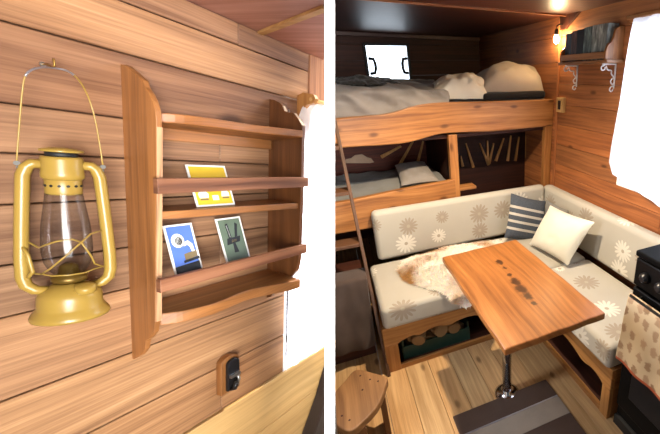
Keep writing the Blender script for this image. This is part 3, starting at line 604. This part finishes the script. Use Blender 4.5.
m = MB(); m.box(-.40, .225, -.16, .20, 0, .42, 0); m.build('carcass', 'darkwood', bx, .004)
m = MB(); m.box(-.41, .232, -.175, .205, .42, .44, 0); m.build('lid', 'darkwood', bx, .004)
def thr(u, v):
    x = -.275 + .318 * u; f = .006 * nz((u * 7, v * 5), 1, 21)
    if v < .12: t = v / .12; return (x, 1.882 - .022 * math.sin(t * 1.57), .41 + .118 * t)
    if v < .30: t = (v - .12) / .18; return (x, 1.860 - .124 * t, .5345 + .004 * math.sin(t * 3.14))
    t = (v - .30) / .70; return (x - .012 * t * u, 1.734 - .012 * t - .006 * math.sin(u * 17 + .6) * t + f, .5345 - .42 * t - .01 * u * t)
m = MB(); m.grid(thr, 36, 44, .4, .8); tag(m.build('throw_blanket', 'throw', None, 0, subsurf=1, solid=.008), 'dark brown throw draped over a tread of the bunk ladder', 'blanket')

# ================================================================== DINETTE
b1 = empty('bench', 'pine bench along the bunk with a scalloped opening full of firewood', 'bench', (0.065, 1.60, 0), 'dinette benches')
m = MB(); wav = smooth2([(.070, .175), (.10, .190), (.15, .200), (.19, .190), (.24, .208), (.30, .212), (.36, .196), (.42, .213), (.50, .214), (.56, .196), (.66, .212), (.80, .205), (.868, .19)], 4)
m.prism([(0, .29), (.868, .29)] + wav[::-1] + [(.0, .175)], 1, 0, .022, 0); m.build('front_rail', 'bench', b1, .003)
m = MB(); m.box(0, .070, 0, .022, 0, .175, 2, (.95, .92, .9)); m.build('leg', 'bench', b1, .003)
m = MB(); m.box(.07, .868, .002, .02, 0, .030, 0, (.8, .75, .7)); m.build('plinth', 'bench', b1, .002)
m = MB(); m.box(0, .02, .024, .55, 0, .29, 1, (.7, .65, .6)); m.build('end_panel', 'bench', b1, .002)
m = MB(); m.box(.02, 1.36, .024, .55, .272, .29, 0, (.6, .5, .45)); m.build('seat_board', 'darkwood', b1, .001)
m = MB(); m.box(.02, 1.36, .53, .55, 0, .272, 0); m.build('dark_back_board', 'darkwood', b1)
m = MB(); m.box(.021, .868, .024, .53, 0.0005, .0035, 0); m.build('shade_board', 'darkwood', b1)  # added dark sheet, gives the shade under the seat by its colour
b2 = empty('bench', 'pine bench under the side window with a dark open front', 'bench', (0.939, 0.88, 0), 'dinette benches')
wav = smooth2([(.052, .17), (.08, .185), (.13, .192), (.20, .178), (.28, .20), (.36, .21), (.44, .196), (.52, .21), (.60, .20), (.69, .18)], 4)
m = MB(); m.prism([(0, .29), (.718, .29), (.718, .18)] + wav[::-1] + [(0, .17)], 0, 0, .022, 0); m.build('front_rail', 'bench', b2, .003)
m = MB(); m.box(0, .022, 0, .052, 0, .172, 2); m.build('leg', 'bench', b2, .003)
m = MB(); m.box(.002, .02, .052, .718, 0, .03, 1, (.8, .75, .7)); m.build('plinth', 'bench', b2, .002)
m = MB(); m.box(.022, .488, 0, .018, 0, .29, 0, (.7, .65, .6)); m.build('end_panel', 'bench', b2, .002)
m = MB(); m.box(.022, .488, .018, .74, .272, .29, 1); m.build('seat_board', 'darkwood', b2, .001)
def cushion(name, b, label, group, bev=.028, cat='cushion', mat='floral'):
    m = MB(); m.box(*b); o = m.build(name, mat, None, bev, 4)
    for p in o.data.polygons: p.use_smooth = True
    w = o.modifiers.new('wn', 'WEIGHTED_NORMAL'); w.keep_sharp = False
    return tag(o, label, cat, group)
cushion('seat_cushion', (.075, 1.335, 1.575, 2.09, .291, .421), 'floral beige seat cushion on the bench under the sheepskin', 'floral bench cushions')
cushion('seat_cushion', (.915, 1.335, .885, 1.572, .291, .421), 'floral beige seat cushion on the bench under the side window', 'floral bench cushions')
cushion('back_cushion', (.135, 1.338, 2.09, 2.160, .424, .752), 'long floral backrest cushion against the lower bunk', 'floral bench cushions', .03)
cushion('back_cushion', (1.342, 1.428, .885, 2.155, .424, .740), 'floral backrest cushion along the wall below the side window', 'floral bench cushions', .032)

# firewood crate
m = MB(); m.box(.024, .488, .019, .73, .0005, .004, 1); m.build('shade_board', 'darkwood', b2); m = MB(); m.box(.47, .488, .019, .73, .004, .272, 1); m.build('dark_back_board', 'darkwood', b2)  # dark boards put in as the shade inside the window bench opening
cr = empty('crate', 'dark green crate of firewood inside the bench opening', 'crate', (.16, 1.66, .0035))
for b in ((0, .40, 0, .012, 0.004, .085), (0, .40, .25, .262, .004, .125), (0, .012, .012, .25, .004, .125), (.388, .40, .012, .25, .004, .125), (0, .4, 0, .262, 0, .006)):
    m = MB(); m.box(*b); m.build('side_board' if b[5] > .01 else 'bottom_board', 'green', cr, .002)
k = 0
for x, y, z, r, l, rot, tl in ((.225, 1.752, .052, .040, .14, .2, .1), (.33, 1.756, .052, .042, .15, -.2, 0), (.44, 1.752, .052, .040, .14, .1, .1), (.50, 1.775, .050, .036, .13, .4, 0), (.27, 1.715, .128, .040, .15, -.3, .15), (.37, 1.72, .130, .044, .15, .25, -.1), (.47, 1.72, .126, .038, .14, -.1, .1), (.21, 1.75, .120, .034, .13, .3, 0)):
    T = Matrix.Translation((x, y, z)) @ Matrix.Rotation(rot, 4, 'Z') @ Matrix.Rotation(math.pi / 2 + tl, 4, 'X'); prof = [(r * .94, -l / 2), (r, -l / 2 + .006), (r * .97, 0), (r, l / 2 - .006), (r * .94, l / 2)]
    m = MB(); m.lathe(prof, 11, T, (1, 1, 1), True, 0, False); k += 1
    tag(m.build('firewood_log', 'bark', None, .002), 'split firewood log heaped in the green crate under the bench', 'log', 'firewood logs in the crate')

# table
tb = empty('dining_table', 'polished orange-brown plank table on one chrome leg', 'table', (0.588, 1.21, 0))
kn = [pz(x, y, .7) for x, y in ((499, 262), (504, 267), (510, 275), (516, 282), (521, 288), (527, 296), (534, 303))]; kr = [.022, .013, .016, .032, .038, .030, .016]
mt = M['table']; nt = mt.node_tree; bs = nt.nodes['Principled BSDF']; src = bs.inputs['Base Color'].links[0].from_socket
t_ = NT.__new__(NT); t_.m = mt; t_.t = nt; t_.n = nt.nodes; t_.l = nt.links; t_.b = bs
tc = t_.add('ShaderNodeTexCoord'); wn = t_.noise(tc.outputs['Object'], 38, 4); acc = None
for p, r in zip(kn, kr):
    dd = t_.add('ShaderNodeVectorMath', operation='DISTANCE'); sc_ = t_.add('ShaderNodeVectorMath', operation='MULTIPLY'); t_.l.new(tc.outputs['Object'], sc_.inputs[0]); sc_.inputs[1].default_value = (1.25, .75, 1)
    t_.l.new(sc_.outputs[0], dd.inputs[0]); dd.inputs[1].default_value = ((p.x - .588) * 1.25, (p.y - 1.21) * .75, .7)
    v = t_.math('SUBTRACT', 1.0, t_.step(t_.math('ADD', dd.outputs['Value'], t_.math('MULTIPLY', t_.math('SUBTRACT', wn, .5), .045)), r * .35, r))
    acc = v if acc is None else t_.math('MAXIMUM', acc, v)
t_.put(bs.inputs['Base Color'], t_.mix(t_.math('MULTIPLY', acc, .85), src, lin('2a1a12')))
c4 = [pz(x, y, .7) for x, y in ((442, 257), (516, 239), (606, 313), (505, 350))]; P2 = []
e = spline([(c.x - .588, c.y - 1.21, 0) for c in c4] + [(c4[0].x - .588, c4[0].y - 1.21, 0)], 1)
P2 = []
for i in range(4):
    a, b = c4[i], c4[(i + 1) % 4]
    for k in range(10):
        t = k / 10; q = a.lerp(b, t); w = .0018 * math.sin(k * 1.9 + i * 2) if k else 0; P2.append((q.x - .588 + (w if i % 2 else 0), q.y - 1.21 + (0 if i % 2 else w)))
m = MB(); m.prism(P2, 2, .672, .70, 1); m.build('table_top', 'table', tb, .006, 3)
lathe_part('leg', [(.0225, .012), (.0225, .66)], 'chrome', tb, 28)
lathe_part('floor_plate', [(.062, 0), (.062, .004), (.050, .010), (.026, .014), (.024, .03)], 'chrome', tb, 32)
lathe_part('top_plate', [(.03, .655), (.055, .662), (.06, .6715)], 'chrome', tb, 28)

# rug with stripes
rg_ = empty('striped_rug', 'brown and taupe striped rug on the pine floor', 'rug', (.55, .8, 0))
y0 = 1.192
m = MB(); ys = [(1.192, 1.085, 0), (1.085, 1.078, 2), (1.078, .975, 1), (.975, .968, 0), (.968, .85, 0), (.85, .843, 2), (.843, .72, 1), (.72, .45, 0)]
for a, b, k in ys: m.box(.296 - .55, .805 - .55, b - .8, a - .8, 0.001, .011 if k < 2 else .0125, 0, mi=k)
m.build('woven_band', ['rug', 'greyrug', 'wire'], rg_, .001)

# sheepskin
out = [pz(x, y, .43) for x, y in ((397, 270), (402, 262), (412, 257), (424, 255), (440, 249), (455, 246), (475, 243), (500, 240), (512, 246), (508, 262), (488, 285), (478, 303), (465, 307), (455, 303), (447, 295), (436, 289), (424, 287), (412, 283), (403, 278))]
cxy = Vector((sum(p.x for p in out) / len(out), sum(p.y for p in out) / len(out), 0))
def skin(u, v):
    k = u * len(out); i = int(k) % len(out); t = k - int(k); b = out[i].lerp(out[(i + 1) % len(out)], t); r = v
    x = cxy.x + (b.x - cxy.x) * r; y = cxy.y + (b.y - cxy.y) * r
    h = .048 * (1 - r ** 4) * (1 + .5 * nz((x * 9, y * 9), 1, 7)) + .008 * nz((x * 40, y * 40), 1, 3)
    if y > 2.06: h += (y - 2.06) * .3
    return Vector((x, min(y, 2.088), .423 + max(0.0, h)))
sk_ = empty('sheepskin', 'white and tan sheepskin lying over the corner seat behind the table', 'sheepskin', (cxy.x, cxy.y, .42))
o_ = Vector((cxy.x, cxy.y, .42))
def tanv(x, y):
    n = nz((x * 4.2, y * 4.2), 1, 11) + .35 * nz((x * 14, y * 14), 1, 4); e = max(0, 1 - (x - .20) / .10); return min(1, max(0, -.10 + n * 1.9 + e * .9 + max(0, (y - 1.97) / .08) * .35))
M['fur'] = NT('sheepskin_fur'); t = M['fur']; t.put(t.b.inputs['Base Color'], t.tint((1.0, 1.0, 1.0))); M['fur'] = t.fin(.85, 0, .1, Sheen_Weight=.3)
def furcol(x, y):
    a = tanv(x, y); c0, c1 = lin('f3eadb'), lin('b8874c'); return tuple(p + (q - p) * a for p, q in zip(c0, c1))
m = MB(); NU, NV = 76, 16
I = [[m.vert(skin(i / NU, (j / NV) ** .7) - o_) for j in range(NV + 1)] for i in range(NU)]
for i in range(NU):
    for j in range(NV):
        q = [I[i][j], I[i][j + 1], I[(i + 1) % NU][j + 1], I[(i + 1) % NU][j]]; p = m.v[q[0]]; m.face(q, [(0, 0)] * 4, furcol(p[0] + o_.x, p[1] + o_.y), True)
m.build('hide', 'fur', sk_)
m = MB()
for k in range(12000):
    u, v = random.random(), random.random() ** .5 * 1.0
    b = skin(u, v); a = random.uniform(0, 6.28); l = random.uniform(.014, .032); dv_ = Vector((b.x - cxy.x, b.y - cxy.y, 0)).normalized() * .5 + Vector((math.cos(a), math.sin(a), 0)) * .6 + Vector((0, 0, .55 * (1.15 - v)))
    tip = b + dv_.normalized() * l; tip.z = max(tip.z, .424); s = Vector((-dv_.y, dv_.x, 0)).normalized() * .0022; c = tuple(x * random.uniform(.85, 1.1) for x in furcol(b.x, b.y))
    m.face([m.vert(b - s - o_), m.vert(b + s - o_), m.vert(tip - o_)], [(0, 0)] * 3, c, True)
m.build('fleece', 'fur', sk_)['kind'] = 'stuff'

# cushions in the corner
M['navy'] = None
t = NT('navy_striped'); u, v, w = t.uv()
ss = None
for c0, hw in ((.100, .011), (.165, .011), (.228, .011), (.290, .011)):
    g = t.math('LESS_THAN', t.math('ABSOLUTE', t.math('SUBTRACT', v, c0)), hw); ss = g if ss is None else t.math('MAXIMUM', ss, g)
nn = t.noise(w, 60, 3); base = t.mix(nn, lin('3e434b'), lin('595e66')); t.put(t.b.inputs['Base Color'], t.mix(ss, base, lin('bdb6aa'))); t.bump(nn, .2, .003); M['navy'] = t.fin(.9, 0, .1)
C = [py(504, 238, 1.99), py(542, 244, 1.99), py(546, 201, 2.05), py(511, 193, 2.05)]
pillow('throw_cushion', C, .10, 'navy', 'navy cushion with pale stripes standing in the bench corner', 'cushion', 'cushions in the bench corner', .004, seed=2)
C = [Vector((1.075, 1.86, .445)), Vector((1.135, 1.505, .445)), px(595, 222, 1.27), px(550, 205, 1.22)]
pillow('throw_cushion', C, .12, 'cream', 'plain cream cushion leaning in front of the navy striped one', 'cushion', 'cushions in the bench corner', .004, seed=6)
pillow('throw_cushion', [Vector((1.30, 2.05, .43)), Vector((1.325, 1.80, .43)), Vector((1.335, 1.80, .66)), Vector((1.32, 2.05, .66))], .06, 'greycloth', 'small grey cushion half hidden behind the cream one', 'cushion', 'cushions in the bench corner', .003, seed=9)

# stool
st = empty('stool', 'low stool with a wavy natural-edged slab seat at the divider', 'stool', (-.06, 1.22, 0)); so_ = Vector((-.06, 1.22, 0))
outl = [pz(330 + x / 4.62, 340 + y / 4.62, .27) - so_ for x, y in ((12, 260), (25, 235), (70, 185), (110, 140), (150, 137), (200, 150), (250, 165), (266, 178), (255, 215), (245, 250), (215, 310), (150, 380), (100, 418), (60, 415), (25, 385), (8, 330))]
ol = smooth2([(p.x, p.y) for p in outl] + [(outl[0].x, outl[0].y)], 3)[:-1]
m = MB(); m.prism(ol, 2, .235, .27, 1, (.85, .8, .75)); s1 = m.build('seat', 'stool', st, .006, 3)
for x, y in ((140, 165), (185, 182), (222, 190), (150, 230), (55, 350), (90, 370)):
    p = pz(330 + x / 4.62, 340 + y / 4.62, .2702) - so_; m = MB(); m.lathe([(.0045, .2702), (.004, .2708)], 10, Matrix.Translation((p.x, p.y, 0))); m.build('peg', 'darkwood', s1)
for x0, y0, x1, y1 in ((-.09, .05, -.065, .11), (.055, .0, .08, .09), (-.07, -.11, -.01, -.085)):
    m = MB(); m.box(x0, x1, y0, y1, 0, .234, 2, (.5, .4, .35)); m.build('leg', 'stool', st, .003)

# stove and towel
sv = empty('stove', 'black gas cooker with a hob beside the window bench', 'stove', (.955, .30, 0))
m = MB(); m.box(.02, .46, 0, .560, .05, .86, 2); m.build('body', 'black', sv, .004)
m = MB(); m.box(0, .46, -.004, .564, .862, .885, 1); m.build('hob', 'hob', sv, .006, 3)
m = MB(); m.box(.0, .03, .004, .556, .745, .858, 1); cp = m.build('control_panel', 'black', sv, .005)
for y in (.07, .19, .31, .43, .50):
    m = MB(); m.lathe([(.021, 0), (.020, .014), (.012, .022), (.010, .024)], 20, Matrix.Translation((0, y, .80)) @ Matrix.Rotation(-math.pi / 2, 4, 'Y')); m.build('knob', 'plastic', sv)
m = MB(); m.box(-.002, .02, .01, .55, .13, .735, 2); od = m.build('oven_door', 'black', sv, .004)
m = MB(); m.tube([(-.03, .03, .715), (-.03, .53, .715)], .008, 10); m.tube([(0, .06, .715), (-.03, .06, .715)], .006, 8); m.tube([(0, .50, .715), (-.03, .50, .715)], .006, 8); m.build('door_handle', 'plastic', od)
m = MB(); m.box(-.004, 0, .07, .49, .22, .60, 2); m.build('oven_window', 'plastic', od, .002)
m = MB(); m.box(.005, .46, .002, .558, .0, .05, 1); m.build('plinth', 'matte', sv)
for cxx, cyy, r in ((.13, .44, .055), (.13, .14, .065), (.33, .44, .065), (.33, .14, .055)):
    m = MB(); 
    for rr in (r, r * .62): m.tube([(cxx + rr * math.cos(a), cyy + rr * math.sin(a), .890) for a in [2 * math.pi * k / 24 for k in range(24)]], .003, 6, True)
    m.lathe([(.022, .885), (.020, .892), (.004, .894)], 18, Matrix.Translation((cxx, cyy, 0))); m.build('burner', 'screw', sv)
t = NT('leaf_print_towel'); u, v, w = t.uv()
vo = t.add('ShaderNodeTexVoronoi', voronoi_dimensions='2D'); sc2 = t.add('ShaderNodeVectorMath', operation='MULTIPLY'); t.l.new(w, sc2.inputs[0]); sc2.inputs[1].default_value = (1.0, 0.62, 1); t.l.new(sc2.outputs[0], vo.inputs['Vector']); vo.inputs['Scale'].default_value = 21; vo.inputs['Randomness'].default_value = .45
mk = t.math('SUBTRACT', 1.0, t.step(t.math('ADD', vo.outputs['Distance'], t.math('MULTIPLY', t.noise(w, 55, 3), .6)), .52, .64)); sp_ = t.add('ShaderNodeSeparateColor'); t.l.new(vo.outputs['Color'], sp_.inputs[0])
lf = t.mix(sp_.outputs[0], lin('7d6048'), lin('a98b70')); c = t.mix(t.math('MULTIPLY', mk, .85), lin('c2ae90'), lf)
c = t.mix(t.math('GREATER_THAN', v, .329), c, lin('a8583f')); t.put(t.b.inputs['Base Color'], c); t.bump(t.noise(w, 300, 2), .2, .002); M['towel'] = t.fin(.95, 0, .1)
def tow(u, v):
    y = .30 + .535 - .50 * u + .02 * v * (1 - u); z = .726 - .330 * v; f = .006 * math.sin(u * 22) * v + .004 * nz((u * 6, v * 4), 1, 2)
    if v < .06: return (.926 + .005 - .010 * math.sin(v / .06 * 1.57), y, .718 + .010 * math.cos((.06 - v) / .06 * 1.2))
    return (.9165 + f * .8, y, z)
m = MB(); m.grid(tow, 60, 30, .52, .345); tag(m.build('tea_towel', 'towel', None, 0, subsurf=1, solid=.003), 'leaf-patterned towel with a red hem hanging on the cooker', 'towel')
m = MB(); m.grid(lambda u, v: (.908 + .003 * math.sin(u * 9), .60 - .10 * u, .47 - .14 * v), 8, 8, .1, .1); M['lime'] = cloth('lime_cloth', '9aa830'); tag(m.build('cleaning_cloth', 'lime', None, 0, solid=.003), 'lime green cloth hanging below the towel on the cooker', 'cloth')

# ================================================================== RIGHT WALL THINGS
def rightcurt(u, v):
    zb = .972 - .092 * min(1, u / .34) + .02 * max(0, u - .34)
    z = 1.728 + (zb - 1.728) * v + .012 * u
    e = 1.462 + .062 * min(1, v / .92) - (0 if v < .92 else (v - .92) * .45)
    y = e + (.44 - e) * u
    return (1.386 - .007 * math.sin(u * 60 + v) * (1 - .5 * v) - .006 * nz((u * 5, v * 3), 1, 5), y, z)
m = MB(); m.grid(rightcurt, 120, 40, 1.0, .85); tag(m.build('long_curtain', 'curtain', None, T=Matrix()), 'bright white curtain drawn over the side window above the bench', 'curtain')
rod = empty('curtain_rod', 'thin wooden curtain rod above the side window', 'curtain rod', (1.386, 1.48, 1.735))
m = MB(); m.tube([(0, .02, 0), (0, -1.08, .012)], .009, 12); m.build('pole', 'beam', rod)
m = MB(); m.box(0, .043, -.012, .006, -.02, .012, 0); m.build('end_bracket', 'beam', rod, .002)

ws = empty('book_shelf', 'small wooden wall shelf on white scroll brackets holding books', 'shelf', (1.43, 1.45, 1.54))
m = MB(); m.box(-.115, -.001, .088, .52, 0, .016, 1, (1.05, 1, .95)); m.build('shelf_board', 'shelfwood', ws, .002)
m = MB(); m.box(-.11, -.10, .122, .50, .022, .054, 1, (1.2, 1.2, 1.2)); m.build('front_rail', 'shelfwood', ws, .002)
sd = smooth2([(-.11, .016), (-.11, .055), (-.098, .085), (-.080, .098), (-.066, .118), (-.058, .150), (-.045, .165), (-.001, .168)], 3)
for y in (.106, .495): m = MB(); m.prism(sd + [(-.001, .016)], 1, y, y + .016, 1, (1.05, .92, .8)); m.build('side_panel', 'shelfwood', ws, .002)
for y in (.145, .475):
    m = MB(); a, b = -.008, -.098
    m.tube(spline([(-.003, y, -.004), (-.045, y, -.0045), (-.092, y, -.004)], 3), .0045, 8); m.tube([(-.004, y, 0), (-.004, y, -.125)], .0045, 8)
    m.tube(spline([(b + .02, y, -.010), (b, y, -.016), (b + .004, y, -.032), (b + .022, y, -.030), (b + .024, y, -.018)], 4), .0036, 8)
    m.tube(spline([(b + .03, y, -.012), (-.055, y, -.032), (-.030, y, -.036), (-.028, y, -.052), (-.012, y, -.070), (-.028, y, -.085), (-.020, y, -.102), (-.006, y, -.100)], 4), .0036, 8)
    m.tube(spline([(-.006, y, -.112), (-.024, y, -.118), (-.030, y, -.132), (-.016, y, -.140), (-.008, y, -.130)], 4), .0036, 8)
    m.build('scroll_bracket', 'iron', ws)
bk = [('3b4650', .058, .150, 'blue-grey spined book at the bulb end of the wall shelf'), ('5a4038', .052, .158, 'brown book between the blue-grey and black ones on the wall shelf'), ('161414', .060, .160, 'wide black book in the middle of the wall shelf'), ('5f6b66', .070, .166, 'mottled grey-green book beside the black one on the wall shelf'), ('8b8f86', .120, .168, 'thick pale mottled book against the near side panel of the wall shelf')]
y = 1.944
for i, (c, w, h, lab) in enumerate(bk):
    t = NT('book_cover'); tc = t.add('ShaderNodeTexCoord'); mp = t.add('ShaderNodeMapping'); t.l.new(tc.outputs['Object'], mp.inputs[0]); mp.inputs['Scale'].default_value = (30, 60, 14)
    nn = t.noise(mp.outputs[0], 1, 3, .6); d_ = tuple(x * .35 for x in lin(c)); t.put(t.b.inputs['Base Color'], t.ramp(nn, [(.40, d_), (.58, c), (.75, tuple(min(1, x * 2.6) for x in lin(c)))])); mat = t.fin(.4)
    r = empty('book', lab, 'book', (1.365, y - w / 2, 1.5562), 'books on the wall shelf')
    m = MB(); m.box(-.022, -.019, -w / 2 + .001, w / 2 - .001, 0, h); m.box(-.019, .05, -w / 2 + .001, -w / 2 + .004, 0, h); m.box(-.019, .05, w / 2 - .004, w / 2 - .001, 0, h); m.build('cover', mat, r)
    m = MB(); m.box(-.018, .047, -w / 2 + .0042, w / 2 - .0042, .004, h - .004); m.build('pages', 'card_white', r); y -= w
sw = empty('light_switch', 'small wooden switch box on the wall at the end of the bunk rail', 'switch', (1.43, 2.07, 1.30))
m = MB(); m.box(-.022, 0, -.040, .04, -.047, .047, 2, (.9, .85, .8)); m.build('backplate', 'paleplank', sw, .003)
m = MB(); m.box(-.028, -.022, -.012, .014, -.028, .028); m.build('rocker', 'plastic', sw, .002)
gp = [(p.y, p.z) for p in [px(x, y, 1.42) for x, y in ((560, -6), (589, -6), (586, 2), (580, 12), (575, 18), (570, 24), (566, 29), (561, 30))]]
m = MB(); m.prism(gp, 0, 1.412, 1.43, 1, (1.3, 1.1, 1.0)); tag(m.build('roof_gusset', 'darkwood', None, .002), 'dark curved wooden gusset between wall and ceiling behind the bulb', 'gusset')
pb = empty('wall_lamp', 'bare glowing bulb in a small holder near the wall shelf', 'lamp', (1.372, 2.085, 1.690))
m = MB(); m.lathe([(.004, -.022), (.011, -.018), (.0165, -.006), (.017, .004), (.012, .018), (.009, .026)], 20); m.build('bulb', 'bulb', pb)
m = MB(); m.lathe([(.0105, .024), (.012, .028), (.012, .055), (.006, .06)], 18); m.build('socket', 'matte', pb)
m = MB(); m.tube([(0, 0, .058), (0, 0, .075), (.02, 0, .085), (.041, 0, .085)], .004, 8); m.build('arm', 'matte', pb)
cl_ = empty('ceiling_lamp', 'round ceiling lamp above the table', 'lamp', (.50, 1.43, 1.84))
lathe_part('base', [(.055, 0), (.055, .012), (.05, .04)], 'brass', cl_); m = MB(); m.lathe([(.035, -.012), (.05, -.004), (.05, 0)], 24); m.build('diffuser', emit('lamp_glow', (1, .8, .5), 2.0), cl_)
